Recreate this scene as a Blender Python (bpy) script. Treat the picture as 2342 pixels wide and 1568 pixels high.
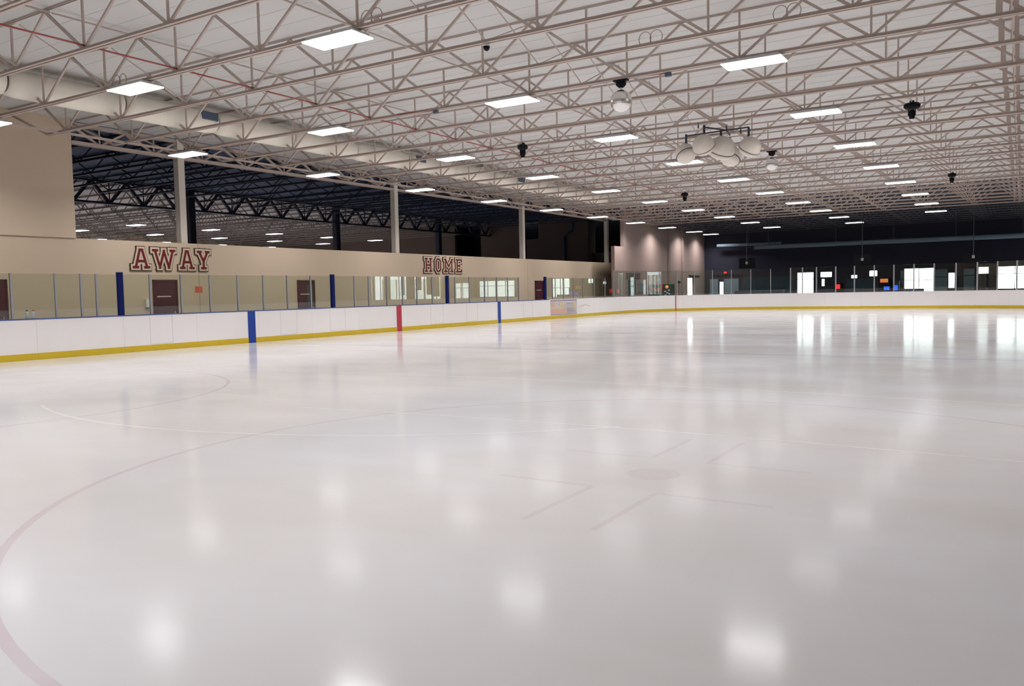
import bpy, math, random
from mathutils import Matrix, Vector
R = random.Random(7)
scene = bpy.context.scene
for o in list(bpy.data.objects):
    bpy.data.objects.remove(o, do_unlink=True)
COL = scene.collection

# ------------------------------------------------------------------ camera
# world: +Y runs along the rink, -X is towards the AWAY / HOME wall, Z up, ice at z = 0
cd = bpy.data.cameras.new('camera')
cam = bpy.data.objects.new('camera', cd)
COL.objects.link(cam)
cd.sensor_fit = 'HORIZONTAL'
cd.sensor_width = 36.0
cd.lens = 36.0 * 1880.96 / 2342.0
cd.clip_start = 0.05
cd.clip_end = 600
cam.matrix_world = (Matrix.Translation((0, 0, 1.516)) @ Matrix.Rotation(0.55514, 4, 'Z')
                    @ Matrix.Rotation(math.pi / 2 - 0.06203, 4, 'X') @ Matrix.Rotation(-0.01966, 4, 'Z'))
scene.camera = cam

# ------------------------------------------------------------------ sky (overcast daylight outside the windows)
wd = bpy.data.worlds.new('world')
scene.world = wd
wd.use_nodes = True
bg = wd.node_tree.nodes['Background']
bg.inputs[0].default_value = (0.86, 0.93, 1.0, 1)
bg.inputs[1].default_value = 7.0

scene.view_settings.view_transform = 'Standard'
scene.view_settings.look = 'None'
scene.view_settings.exposure = 0.0
scene.view_settings.gamma = 1.0
scene.view_settings.use_curve_mapping = False
scene.cycles.use_denoising = True
scene.cycles.max_bounces = 7
scene.cycles.diffuse_bounces = 3
scene.cycles.glossy_bounces = 3
scene.cycles.adaptive_threshold = 0.12
scene.cycles.transparent_max_bounces = 24
scene.cycles.light_sampling_threshold = 0.03
scene.cycles.caustics_reflective = False
scene.cycles.caustics_refractive = False

LAMP_W = 104.0          # watts of one ceiling fixture
LAMP_SPREAD = math.radians(140)

# ------------------------------------------------------------------ materials
def lin(r, g, b):
    f = lambda c: (c / 12.92 if c <= 0.04045 else ((c + 0.055) / 1.055) ** 2.4)
    return (f(r / 255), f(g / 255), f(b / 255), 1)

def mat(name, col, rough=0.6, metal=0.0, spec=0.4, var=0.0, scale=3.0, bump=0.0, bscale=40.0):
    m = bpy.data.materials.new(name)
    m.use_nodes = True
    nt = m.node_tree
    b = nt.nodes['Principled BSDF']
    b.inputs['Base Color'].default_value = col
    b.inputs['Roughness'].default_value = rough
    b.inputs['Metallic'].default_value = metal
    b.inputs['Specular IOR Level'].default_value = spec
    if var or bump:
        tc = nt.nodes.new('ShaderNodeTexCoord')
        if var:
            n = nt.nodes.new('ShaderNodeTexNoise')
            n.inputs['Scale'].default_value = scale
            n.inputs['Detail'].default_value = 5
            nt.links.new(tc.outputs['Object'], n.inputs['Vector'])
            mx = nt.nodes.new('ShaderNodeMix')
            mx.data_type = 'RGBA'
            mx.inputs['A'].default_value = tuple(max(0, c * (1 - var)) for c in col[:3]) + (1,)
            mx.inputs['B'].default_value = tuple(min(1, c * (1 + var)) for c in col[:3]) + (1,)
            nt.links.new(n.outputs['Fac'], mx.inputs['Factor'])
            nt.links.new(mx.outputs['Result'], b.inputs['Base Color'])
        if bump:
            n2 = nt.nodes.new('ShaderNodeTexNoise')
            n2.inputs['Scale'].default_value = bscale
            nt.links.new(tc.outputs['Object'], n2.inputs['Vector'])
            bp = nt.nodes.new('ShaderNodeBump')
            bp.inputs['Strength'].default_value = bump
            nt.links.new(n2.outputs['Fac'], bp.inputs['Height'])
            nt.links.new(bp.outputs['Normal'], b.inputs['Normal'])
    return m

def emit(name, col, strength):
    m = bpy.data.materials.new(name)
    m.use_nodes = True
    b = m.node_tree.nodes['Principled BSDF']
    b.inputs['Base Color'].default_value = col
    b.inputs['Emission Color'].default_value = col
    b.inputs['Emission Strength'].default_value = strength
    m.cycles.emission_sampling = 'NONE'
    return m

def glass(name, tint):
    m = bpy.data.materials.new(name)
    m.use_nodes = True
    nt = m.node_tree
    nt.nodes.clear()
    out = nt.nodes.new('ShaderNodeOutputMaterial')
    mx = nt.nodes.new('ShaderNodeMixShader')
    tr = nt.nodes.new('ShaderNodeBsdfTransparent')
    gl = nt.nodes.new('ShaderNodeBsdfGlossy')
    fr = nt.nodes.new('ShaderNodeFresnel')
    ge = nt.nodes.new('ShaderNodeNewGeometry')
    mr = nt.nodes.new('ShaderNodeMapRange')
    mr.inputs['To Min'].default_value = 1.5
    mr.inputs['To Max'].default_value = 1 / 1.5
    tr.inputs[0].default_value = tint
    gl.inputs[0].default_value = (1, 1, 1, 1)
    gl.inputs['Roughness'].default_value = 0.0
    nt.links.new(ge.outputs['Backfacing'], mr.inputs['Value'])
    nt.links.new(mr.outputs['Result'], fr.inputs['IOR'])
    nt.links.new(fr.outputs[0], mx.inputs[0])
    nt.links.new(tr.outputs[0], mx.inputs[1])
    nt.links.new(gl.outputs[0], mx.inputs[2])
    nt.links.new(mx.outputs[0], out.inputs['Surface'])
    return m

def ice(name, paint=None, amount=0.0):
    """Resurfaced ice: white paint below a clear glossy film, streaked and patchy; optional faded line paint."""
    m = bpy.data.materials.new(name)
    m.use_nodes = True
    nt = m.node_tree
    b = nt.nodes['Principled BSDF']
    ge = nt.nodes.new('ShaderNodeNewGeometry')
    def noise(scale, sx=1.0, sy=1.0, det=4.0):
        mp = nt.nodes.new('ShaderNodeMapping')
        mp.inputs['Scale'].default_value = (sx, sy, 1)
        n = nt.nodes.new('ShaderNodeTexNoise')
        n.inputs['Scale'].default_value = scale
        n.inputs['Detail'].default_value = det
        nt.links.new(ge.outputs['Position'], mp.inputs[0])
        nt.links.new(mp.outputs[0], n.inputs['Vector'])
        return n.outputs['Fac']
    def mixc(fac, a, c):
        mx = nt.nodes.new('ShaderNodeMix')
        mx.data_type = 'RGBA'
        for s, v in (('A', a), ('B', c)):
            if isinstance(v, tuple):
                mx.inputs[s].default_value = v
            else:
                nt.links.new(v, mx.inputs[s])
        if isinstance(fac, float):
            mx.inputs['Factor'].default_value = fac
        else:
            nt.links.new(fac, mx.inputs['Factor'])
        return mx.outputs['Result']
    def rng(v, a, c, lo, hi):
        r = nt.nodes.new('ShaderNodeMapRange')
        for k, x in zip(('From Min', 'From Max', 'To Min', 'To Max'), (a, c, lo, hi)):
            r.inputs[k].default_value = x
        nt.links.new(v, r.inputs['Value'])
        return r.outputs['Result']
    patch = noise(0.22, 1.0, 1.6)
    streak = noise(1.2, 0.12, 1.0)
    c = mixc(rng(patch, 0.38, 0.62, 0.0, 1.0), (0.665, 0.645, 0.645, 1), (0.74, 0.735, 0.765, 1))
    c = mixc(rng(streak, 0.55, 0.8, 0.0, 0.22), c, (0.80, 0.79, 0.79, 1))
    if paint:
        fade = rng(noise(2.2, 1.0, 1.0), 0.30, 0.70, 0.5 * amount, amount)
        c = mixc(fade, c, paint)
    nt.links.new(c, b.inputs['Base Color'])
    nt.links.new(rng(noise(0.8), 0.3, 0.7, 0.105, 0.15), b.inputs['Roughness'])
    b.inputs['IOR'].default_value = 1.31
    b.inputs['Specular IOR Level'].default_value = 0.33
    bp = nt.nodes.new('ShaderNodeBump')
    bp.inputs['Strength'].default_value = 0.006
    bp.inputs['Distance'].default_value = 0.05
    nt.links.new(noise(5.0, 1, 1, 3.0), bp.inputs['Height'])
    nt.links.new(bp.outputs['Normal'], b.inputs['Normal'])
    return m

M = dict(
    ice=ice('ice'),
    ice_red=ice('ice_red_line', (0.45, 0.16, 0.26, 1), 0.26),
    ice_faint=ice('ice_faint_mark', (0.45, 0.16, 0.24, 1), 0.15),
    ice_blue=ice('ice_blue_line', (0.22, 0.24, 0.42, 1), 0.32),
    ice_white=ice('ice_track', (0.93, 0.92, 0.93, 1), 0.6),
    concrete=mat('concrete_floor', (0.22, 0.21, 0.20, 1), 0.7, var=0.2, scale=1.0),
    rubber=mat('rubber_floor', (0.05, 0.055, 0.065, 1), 0.8, var=0.2, scale=2.0),
    joist=mat('cream_joist_paint', (0.52, 0.425, 0.375, 1), 0.5, var=0.06, scale=2),
    deck=mat('white_roof_deck', (0.63, 0.625, 0.61, 1), 0.6, var=0.05, scale=0.6),
    dark_steel=mat('dark_blue_steel', (0.035, 0.045, 0.075, 1), 0.6),  # dark blue-grey colour for the bay steel and small fittings
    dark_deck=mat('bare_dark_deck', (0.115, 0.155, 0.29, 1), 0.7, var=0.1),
    black_steel=mat('dark_grey_steel', (0.11, 0.11, 0.13, 1), 0.6),  # dark grey colour for the lobby joists and hangers
    black_deck=mat('slate_deck_paint', (0.040, 0.045, 0.068, 1), 0.8),
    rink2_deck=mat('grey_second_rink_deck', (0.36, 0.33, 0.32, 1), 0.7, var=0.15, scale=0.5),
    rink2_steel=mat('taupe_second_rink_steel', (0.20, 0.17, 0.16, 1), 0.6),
    pipe_red=mat('red_sprinkler_pipe', (0.36, 0.09, 0.08, 1), 0.5),
    duct=mat('cream_fabric_duct', (0.84, 0.78, 0.67, 1), 0.7, var=0.04, scale=1.5),
    grille=mat('slate_blue_grille', (0.10, 0.14, 0.20, 1), 0.5),
    seam=mat('dark_seam', (0.14, 0.12, 0.11, 1), 0.7),
    joint=mat('tan_joint_filler', (0.42, 0.33, 0.25, 1), 0.7),
    wall=mat('tan_block_paint', (0.61, 0.49, 0.365, 1), 0.65, var=0.06, scale=0.7, bump=0.05, bscale=20),
    mauve=mat('mauve_wall_paint', (0.37, 0.275, 0.245, 1), 0.7, var=0.05, scale=0.5),
    charcoal=mat('charcoal_wall_paint', (0.030, 0.030, 0.052, 1), 0.8, var=0.1, scale=0.5),
    brown=mat('brown_wall_paint', (0.16, 0.12, 0.105, 1), 0.8, var=0.1, scale=0.5),
    black=mat('black_plastic', (0.006, 0.007, 0.011, 1), 0.6, spec=0.15),
    column=mat('cream_column_paint', (0.72, 0.65, 0.57, 1), 0.45, var=0.03),
    board=mat('white_board_plastic', (0.90, 0.87, 0.86, 1), 0.35, var=0.03, scale=1.2),
    kick=mat('yellow_kick_plate', (0.66, 0.47, 0.02, 1), 0.4, var=0.06),
    cap=mat('blue_cap_rail', (0.055, 0.10, 0.27, 1), 0.4),
    mark_blue=mat('blue_board_mark', (0.008, 0.05, 0.32, 1), 0.4),
    mark_red=mat('red_board_mark', (0.50, 0.035, 0.06, 1), 0.4),
    pad=mat('navy_pad', (0.003, 0.009, 0.10, 1), 0.6, spec=0.15),
    alu=mat('aluminium_post', (0.33, 0.33, 0.36, 1), 0.4, metal=0.2),
    glass=glass('shield_glass', (0.875, 0.905, 0.865, 1)),
    pane=glass('window_glass', (0.95, 0.97, 0.96, 1)),
    frame=mat('dark_window_frame', (0.05, 0.055, 0.06, 1), 0.5),
    frost=mat('blue_grey_panel', (0.22, 0.29, 0.36, 1), 0.5),
    blue_glaze=mat('dark_blue_glazing', (0.03, 0.065, 0.10, 1), 0.25),
    maroon=mat('maroon_door_paint', (0.06, 0.005, 0.018, 1), 0.45),
    steel=mat('brushed_steel', (0.5, 0.5, 0.5, 1), 0.3, metal=1.0),
    letter_red=mat('maroon_letter_face', (0.13, 0.006, 0.008, 1), 0.5),
    letter_tan=mat('tan_letter_border', (0.64, 0.50, 0.39, 1), 0.6),
    letter_dark=mat('brown_letter_edge', (0.055, 0.03, 0.022, 1), 0.6),
    lens=emit('lamp_lens', (1.0, 0.985, 0.99, 1), 4.0),
    housing=mat('white_lamp_housing', (0.75, 0.75, 0.77, 1), 0.5),
    speaker=mat('cream_speaker_shell', (0.74, 0.68, 0.60, 1), 0.5),
    mirror=mat('mirror_tile', (0.75, 0.74, 0.73, 1), 0.22, metal=0.9),
    orange=mat('orange_paper', (0.75, 0.12, 0.07, 1), 0.6),
    white=mat('white_plastic', (0.75, 0.76, 0.74, 1), 0.4),
    green=mat('dark_green_plastic', (0.02, 0.08, 0.06, 1), 0.4),
    red=mat('red_plastic', (0.50, 0.03, 0.03, 1), 0.4),
    pink=mat('pink_banner', (0.80, 0.25, 0.27, 1), 0.7),
    outside=mat('pale_pavement', (0.55, 0.55, 0.53, 1), 0.9, var=0.1),
    hedge=mat('hedge_leaf', (0.06, 0.12, 0.04, 1), 0.8, var=0.4, scale=6),
    em_red=emit('red_glow', (1.0, 0.03, 0.03, 1), 1.6),
    em_blue=emit('blue_glow', (0.02, 0.10, 1.0, 1), 2.0),
    em_orange=emit('orange_glow', (1.0, 0.28, 0.08, 1), 0.7),
    em_white=emit('white_spot', (0.9, 0.97, 1.0, 1), 6.0),
    teal=mat('dark_teal_panel', (0.01, 0.045, 0.05, 1), 0.4),
    vend_red=mat('vending_red', (0.32, 0.05, 0.03, 1), 0.5),
    label=mat('pale_label', (0.7, 0.8, 0.85, 1), 0.5),
    purple=mat('violet_print', (0.30, 0.26, 0.42, 1), 0.5),
    peach=mat('peach_print', (0.72, 0.46, 0.34, 1), 0.5),
    sand=mat('sand_print', (0.70, 0.58, 0.38, 1), 0.5),
    gate_line=mat('grey_gate_line', (0.70, 0.67, 0.66, 1), 0.6),
    lilac=mat('lilac_print', (0.62, 0.58, 0.60, 1), 0.5),
)

# ------------------------------------------------------------------ mesh helpers
def mesh(name, verts, faces, m, smooth=False):
    me = bpy.data.meshes.new(name)
    me.from_pydata(verts, [], faces)
    me.materials.append(m)
    if smooth:
        for p in me.polygons:
            p.use_smooth = True
    me.update()
    return me

BF = [(0, 3, 2, 1), (4, 5, 6, 7), (0, 1, 5, 4), (1, 2, 6, 5), (2, 3, 7, 6), (3, 0, 4, 7)]

def boxes(name, bl, m):
    """One mesh from axis-aligned boxes (x0,x1,y0,y1,z0,z1)."""
    vs, fs = [], []
    for (x0, x1, y0, y1, z0, z1) in bl:
        x0, x1 = min(x0, x1), max(x0, x1)
        y0, y1 = min(y0, y1), max(y0, y1)
        z0, z1 = min(z0, z1), max(z0, z1)
        k = len(vs)
        vs += [(x0, y0, z0), (x1, y0, z0), (x1, y1, z0), (x0, y1, z0), (x0, y0, z1), (x1, y0, z1), (x1, y1, z1), (x0, y1, z1)]
        fs += [tuple(k + i for i in f) for f in BF]
    return mesh(name, vs, fs, m)

def bars(name, segs, m, n=4):
    """One mesh from straight bars (p, q, width, depth); n>4 makes round rods."""
    vs, fs = [], []
    for (p, q, w, d) in segs:
        p, q = Vector(p), Vector(q)
        t = (q - p).normalized()
        up = Vector((0, 0, 1)) if abs(t.z) < 0.95 else Vector((0, 1, 0))
        s = t.cross(up).normalized()
        u = s.cross(t)
        k = len(vs)
        if n == 4:
            ring = [(-w / 2, -d / 2), (w / 2, -d / 2), (w / 2, d / 2), (-w / 2, d / 2)]
        else:
            ring = [(w / 2 * math.cos(2 * math.pi * i / n), d / 2 * math.sin(2 * math.pi * i / n)) for i in range(n)]
        for e in (p, q):
            vs += [tuple(e + s * a + u * b) for a, b in ring]
        c = len(ring)
        for i in range(c):
            j = (i + 1) % c
            fs.append((k + i, k + j, k + c + j, k + c + i))
        fs.append(tuple(k + i for i in reversed(range(c))))
        fs.append(tuple(k + c + i for i in range(c)))
    return mesh(name, vs, fs, m, smooth=(n > 6))

def lathe(name, prof, m, n=20, axis='z', smooth=True):
    vs, fs = [], []
    for (r, h) in prof:
        for i in range(n):
            a = 2 * math.pi * i / n
            c, s = r * math.cos(a), r * math.sin(a)
            vs.append({'z': (c, s, h), 'y': (c, h, s), 'x': (h, c, s)}[axis])
    for k in range(len(prof) - 1):
        for i in range(n):
            j = (i + 1) % n
            fs.append((k * n + i, k * n + j, (k + 1) * n + j, (k + 1) * n + i))
    fs.append(tuple(reversed(range(n))))
    fs.append(tuple((len(prof) - 1) * n + i for i in range(n)))
    return mesh(name, vs, fs, m, smooth)

def put(name, me, parent=None, loc=(0, 0, 0), rz=0.0):
    o = bpy.data.objects.new(name, me)
    COL.objects.link(o)
    o.location = loc
    o.rotation_euler = (0, 0, rz)
    if parent is not None:
        o.parent = parent
    return o

def thing(name, label, cat, loc=(0, 0, 0), rz=0.0, group=None):
    o = put(name, None, None, loc, rz)
    o.empty_display_size = 0.2
    o['label'] = label
    o['category'] = cat
    if group:
        o['group'] = group
    return o

def tag(o, label, cat, group=None):
    o['label'] = label
    o['category'] = cat
    if group:
        o['group'] = group
    return o

def struct(name, me, label=None, loc=(0, 0, 0)):
    o = put(name, me, None, loc)
    o['kind'] = 'structure'
    if label:
        o['label'] = label
        o['category'] = name.split('_')[0].split('.')[0]
    return o

ORD = ['first', 'second', 'third', 'fourth', 'fifth', 'sixth', 'seventh', 'eighth', 'ninth', 'tenth', 'eleventh', 'twelfth',
       'thirteenth', 'fourteenth', 'fifteenth', 'sixteenth', 'seventeenth', 'eighteenth', 'nineteenth', 'twentieth',
       'twenty-first', 'twenty-second', 'twenty-third', 'twenty-fourth', 'twenty-fifth', 'twenty-sixth', 'twenty-seventh',
       'twenty-eighth', 'twenty-ninth', 'thirtieth', 'thirty-first', 'thirty-second']

# ------------------------------------------------------------------ key dimensions (metres)
XL, XR = -21.72, 4.19            # rink boards, left and right
YN, YF = -4.21, 56.75            # rink boards, near and far end
RC = 8.53                        # corner radius
XW = -24.45                      # face of the AWAY / HOME wall
XC = -24.60                      # column line
YFW = 68.4                       # far lobby wall
XRW = 6.6                        # right hand wall
YNW = -12.0                      # wall behind the camera
ZD = 6.95                        # underside of roof deck
ZB = 5.98                        # underside of joists
JP = 1.905                       # joist pitch
Y0 = 16.45
XM = -23.0                       # face of the mauve lobby wall
YDARK = 55.3                     # joists beyond this take the dark grey steel colour
YDECK = 50.5                     # the white deck liner ends here, bare slate deck follows

def rink_outline(off=0.0, seg=14):
    pts = []
    r = RC + off
    for cx, cy, a0 in ((XL + RC, YN + RC, 180), (XR - RC, YN + RC, 270), (XR - RC, YF - RC, 0), (XL + RC, YF - RC, 90)):
        for i in range(seg + 1):
            a = math.radians(a0 + 90 * i / seg)
            pts.append((cx + r * math.cos(a), cy + r * math.sin(a)))
    return pts

# ------------------------------------------------------------------ floors
struct('floor', boxes('floor', [(-72, XRW, YNW, YFW, -0.35, -0.03)], M['concrete']), 'grey concrete slab around the rink boards')
struct('floor', boxes('floor_lobby', [(XW, XRW, YF + 0.4, YFW, -0.03, 0.0)], M['rubber']), 'dark rubber lobby floor behind the far boards')

out = rink_outline(-0.014)
n = len(out)
iv = [(x, y, 0.0) for x, y in out] + [(x, y, -0.03) for x, y in out]
ifc = [tuple(range(n))] + [tuple(n + i for i in reversed(range(n)))] + [(i, n + i, n + (i + 1) % n, (i + 1) % n) for i in range(n)]
ice_o = tag(put('ice_sheet', mesh('ice_sheet', iv, ifc, M['ice'])), 'large glossy white ice sheet reflecting the ceiling lights', 'ice')

def ring(name, cx, cy, r, w, m, a0=0, a1=360, seg=96, z=0.0003):
    vs, fs = [], []
    for i in range(seg + 1):
        a = math.radians(a0 + (a1 - a0) * i / seg)
        for rr in (r - w / 2, r + w / 2):
            vs.append((cx + rr * math.cos(a), cy + rr * math.sin(a), z))
    for i in range(seg):
        k = 2 * i
        fs.append((k, k + 1, k + 3, k + 2))
    return put(name, mesh(name, vs, fs, m), ice_o)

def flat(name, x0, x1, y0, y1, m, z=0.0003):
    return put(name, mesh(name, [(x0, y0, z), (x1, y0, z), (x1, y1, z), (x0, y1, z)], [(0, 1, 2, 3)], m), ice_o)

def disc(name, cx, cy, r, m, z=0.0004):
    return put(name, mesh(name, [(cx + r * math.cos(i * math.pi / 16), cy + r * math.sin(i * math.pi / 16), z) for i in range(32)], [tuple(range(32))], m), ice_o)

CX, CY = -2.55, 6.28
YRED = 26.27
YB1, YB2 = YRED - 7.62, YRED + 7.62
ring('faceoff_circle', CX, CY, 4.62, 0.06, M['ice_red'])
disc('faceoff_spot', CX, CY, 0.22, M['ice_faint'])
for sx in (-1, 1):
    for sy in (-1, 1):
        hx, hy = CX + sx * 0.26, CY + sy * 0.6
        flat('faceoff_mark', hx - 0.025, hx + 0.025, hy, hy + sy * 1.06, M['ice_faint'])
        flat('faceoff_mark', hx, hx + sx * 0.86, hy - 0.025, hy + 0.025, M['ice_faint'], 0.00035)
# the other painted rings and lines of the rink
ring('faceoff_circle', -15.0, CY, 4.57, 0.06, M['ice_red'])
disc('faceoff_spot', -15.0, CY, 0.30, M['ice_red'])
for xx in (CX, -15.0):
    ring('faceoff_circle', xx, 2 * YRED - CY, 4.57, 0.06, M['ice_red'])
    disc('faceoff_spot', xx, 2 * YRED - CY, 0.30, M['ice_red'])
ring('centre_circle', (XL + XR) / 2, YRED, 4.57, 0.06, M['ice_blue'])
flat('blue_line', XL + 0.1, XR - 0.1, YB1 - 0.15, YB1 + 0.15, M['ice_blue'])
flat('blue_line', XL + 0.1, XR - 0.1, YB2 - 0.15, YB2 + 0.15, M['ice_blue'])
flat('centre_line', XL + 0.1, XR - 0.1, YRED - 0.15, YRED + 0.15, M['ice_red'], 0.0005)
flat('goal_line', XL + 2.2, XR - 2.2, YF - 3.38, YF - 3.33, M['ice_red'])
flat('goal_line', XL + 2.2, XR - 2.2, YN + 3.33, YN + 3.38, M['ice_red'])
# pale resurfacer tracks
ring('resurfacer_track', -6.2, -42.0, 54.2, 0.05, M['ice_white'], 82, 100, 60, 0.0006)
ring('resurfacer_track', -3.5, -32.0, 40.25, 0.04, M['ice_white'], 83, 97, 60, 0.0007)
ring('resurfacer_track', -9.2, 13.2, 7.3, 0.05, M['ice_white'], 246, 318, 50, 0.0008)

# ------------------------------------------------------------------ roof: deck panels, joists, girders, columns
ceil = put('ceiling', None)
ceil['kind'] = 'structure'
ys = [Y0 + JP * k for k in range(-15, 30)]
ys = [y for y in ys if YNW + 1 < y < YFW - 0.3]
edges = [YNW] + ys + [YFW]
deck_pan = {}
for a, b in zip(edges[:-1], edges[1:]):
    dark = a > YDECK - 0.5
    w = round(b - a, 3)
    key = (w, dark)
    if key not in deck_pan:
        bl = [(XC, XRW, 0.004, w - 0.004, 0, 0.06)]
        bl += [(XC, XRW, w * q - 0.008, w * q + 0.008, -0.005, 0.0) for q in (0.33, 0.67)]
        deck_pan[key] = boxes('deck_panel', bl, M['black_deck'] if dark else M['deck'])
    put('deck_panel', deck_pan[key], ceil, (0, a, ZD))
put('deck_backing', boxes('deck_backing', [(XC, XRW, YNW, YFW, ZD + 0.06, ZD + 0.2)], M['dark_deck']), ceil)
# dark roof over the neighbouring bay and the paler roof of the second rink behind it, both one step higher
ZD2 = 7.55
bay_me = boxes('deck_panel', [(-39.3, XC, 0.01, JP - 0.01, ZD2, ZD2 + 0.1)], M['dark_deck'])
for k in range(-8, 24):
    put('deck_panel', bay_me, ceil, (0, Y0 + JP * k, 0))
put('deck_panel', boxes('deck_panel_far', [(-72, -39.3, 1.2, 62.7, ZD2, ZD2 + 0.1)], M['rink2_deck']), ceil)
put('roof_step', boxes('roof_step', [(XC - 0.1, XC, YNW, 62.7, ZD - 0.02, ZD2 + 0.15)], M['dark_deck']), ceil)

# -- joist pieces shared by all joists (local: X along the joist, node at origin)
PAN = 2.4
XE0, XE1 = XC + 0.1, XRW - 0.3
def angle_chord(x0, x1, z, up):
    s = 1 if up else -1
    t, wd_, h = 0.012, 0.055, 0.07
    g = 0.014
    bl = []
    for d in (-1, 1):
        bl.append((x0, x1, d * g, d * (g + wd_), z, z + s * t))
        bl.append((x0, x1, d * g, d * (g + t), z, z + s * h))
    return bl

def make_joist(kind):
    jm = M['joist'] if kind == 'cream_steel' else M['black_steel']
    d = {}
    d['bottom_chord'] = boxes('bottom_chord', angle_chord(-22.5, XE1 - 1.6, ZB, True), jm)
    d['top_chord'] = boxes('top_chord', angle_chord(XE0 - 0.15, XE1, ZD + 0.035, False), jm)
    H = ZD - 0.05 - ZB - 0.03
    d['l'] = bars('web_diagonal', [((0, 0, ZB + 0.03), (-PAN / 2, 0, ZD - 0.05), 0.045, 0.05)], jm)
    d['r'] = bars('web_diagonal', [((0, 0, ZB + 0.03), (PAN / 2, 0, ZD - 0.05), 0.04, 0.045)], jm)
    d['v'] = bars('web_vertical', [((0, 0, ZB + 0.03), (0, 0, ZD - 0.05), 0.035, 0.035)], jm)
    d['q'] = bars('splice_post', [((0, 0, ZB + 0.02), (0, 0, ZD - 0.02), 0.06, 0.06)], jm)
    d['e'] = bars('end_diagonal', [((-22.5, 0, ZB + 0.03), (XE0 - 0.1, 0, ZD - 0.06), 0.05, 0.05)], jm)
    w = JP
    d['x1'] = bars('bridging_brace', [((0, 0.03, ZB + 0.06), (0, w - 0.03, ZD - 0.09), 0.018, 0.018)], jm)
    d['x2'] = bars('bridging_brace', [((0.03, 0.03, ZD - 0.09), (0.03, w - 0.03, ZB + 0.06), 0.018, 0.018)], jm)
    d['h'] = bars('bridging_strut', [((0, 0.02, ZD - 0.10), (0, w - 0.02, ZD - 0.10), 0.03, 0.03)], jm)
    d['s'] = bars('bottom_strut', [((0, 0.04, ZB + 0.02), (0, w - 0.04, ZB + 0.02), 0.06, 0.06)], jm)
    d['p'] = bars('sprinkler_pipe', [((0, 0.0, ZB + 0.09), (0, w, ZB + 0.09), 0.035, 0.035)], M['pipe_red'], 8)
    return d

JL, JD = make_joist('cream_steel'), make_joist('dark')
nodes = [-PAN * k for k in range(-3, 10)]
n_cream = n_dark = 0
for k in range(-8, 30):
    y = Y0 + JP * k
    if y > YFW - 0.4:
        break
    dark = y > YDARK
    J = JD if dark else JL
    if dark:
        t = thing('roof_joist', 'dark lobby roof joist, %s beyond the pale ones' % ORD[n_dark], 'joist', (0, y, 0), group='dark lobby joists')
        n_dark += 1
    else:
        t = thing('roof_joist', 'cream open-web roof joist over the ice, %s counting from nearest overhead' % ORD[n_cream], 'joist', (0, y, 0), group='cream roof joists over the ice')
        n_cream += 1
    put('bottom_chord', J['bottom_chord'], t)
    put('top_chord', J['top_chord'], t)
    if dark:
        if n_dark == 1:
            dark_web = bars('web', [s for x in nodes for s in
                                    (((x, 0, ZB + 0.03), (x - PAN / 2, 0, ZD - 0.05), 0.04, 0.04), ((x, 0, ZB + 0.03), (x + PAN / 2, 0, ZD - 0.05), 0.04, 0.04),
                                     ((x, 0, ZB + 0.03), (x, 0, ZD - 0.05), 0.03, 0.03))], M['black_steel'])
        put('web', dark_web, t)['kind'] = 'stuff'
        continue
    for x in nodes:
        put('web_diagonal', J['l'], t, (x, 0, 0))
        put('web_diagonal', J['r'], t, (x, 0, 0))
        put('web_vertical', J['v'], t, (x, 0, 0))
    put('end_diagonal', J['e'], t)
    for x in (-0.22, -11.4, -15.4):
        put('bridging_strut', J['h'], t, (x, 0, 0))
    for x in (-0.25, -8.3, -16.6):
        put('bridging_brace', J['x1'], t, (x, 0, 0))
        put('bridging_brace', J['x2'], t, (x, 0, 0))
    put('sprinkler_pipe', J['p'], t, (-14.35, 0, 0))
    put('splice_post', J['q'], t, (-0.42, 0, 0))
    put('splice_post', J['q'], t, (-0.16, 0, 0))
    if y < 54:
        put('bottom_strut', J['s'], t, (-21.9, 0, 0))

# -- columns and the girder they carry
col_y = [18.36, 29.79, 41.22, 52.65]
names = ['cream steel column above the AWAY letters', 'cream steel column left of the HOME letters', 'cream steel column right of the HOME letters above a maroon door',
         'cream steel column at the far end of the low tan wall']
col_me = boxes('shaft', [(-0.125, 0.125, -0.125, 0.125, 0, 6.92)], M['column'])
cap_me = boxes('cap_plate', [(-0.18, 0.18, -0.18, 0.18, 6.92, 6.95)], M['column'])
base_me = boxes('base_plate', [(-0.2, 0.2, -0.2, 0.2, 0, 0.03)], M['column'])
for y, nm in zip(col_y, names):
    t = thing('steel_column', nm, 'column', (XC - 0.13, y, -0.03), group='columns along the tan wall')
    for q, me in (('shaft', col_me), ('cap_plate', cap_me), ('base_plate', base_me)):
        put(q, me, t)

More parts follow.
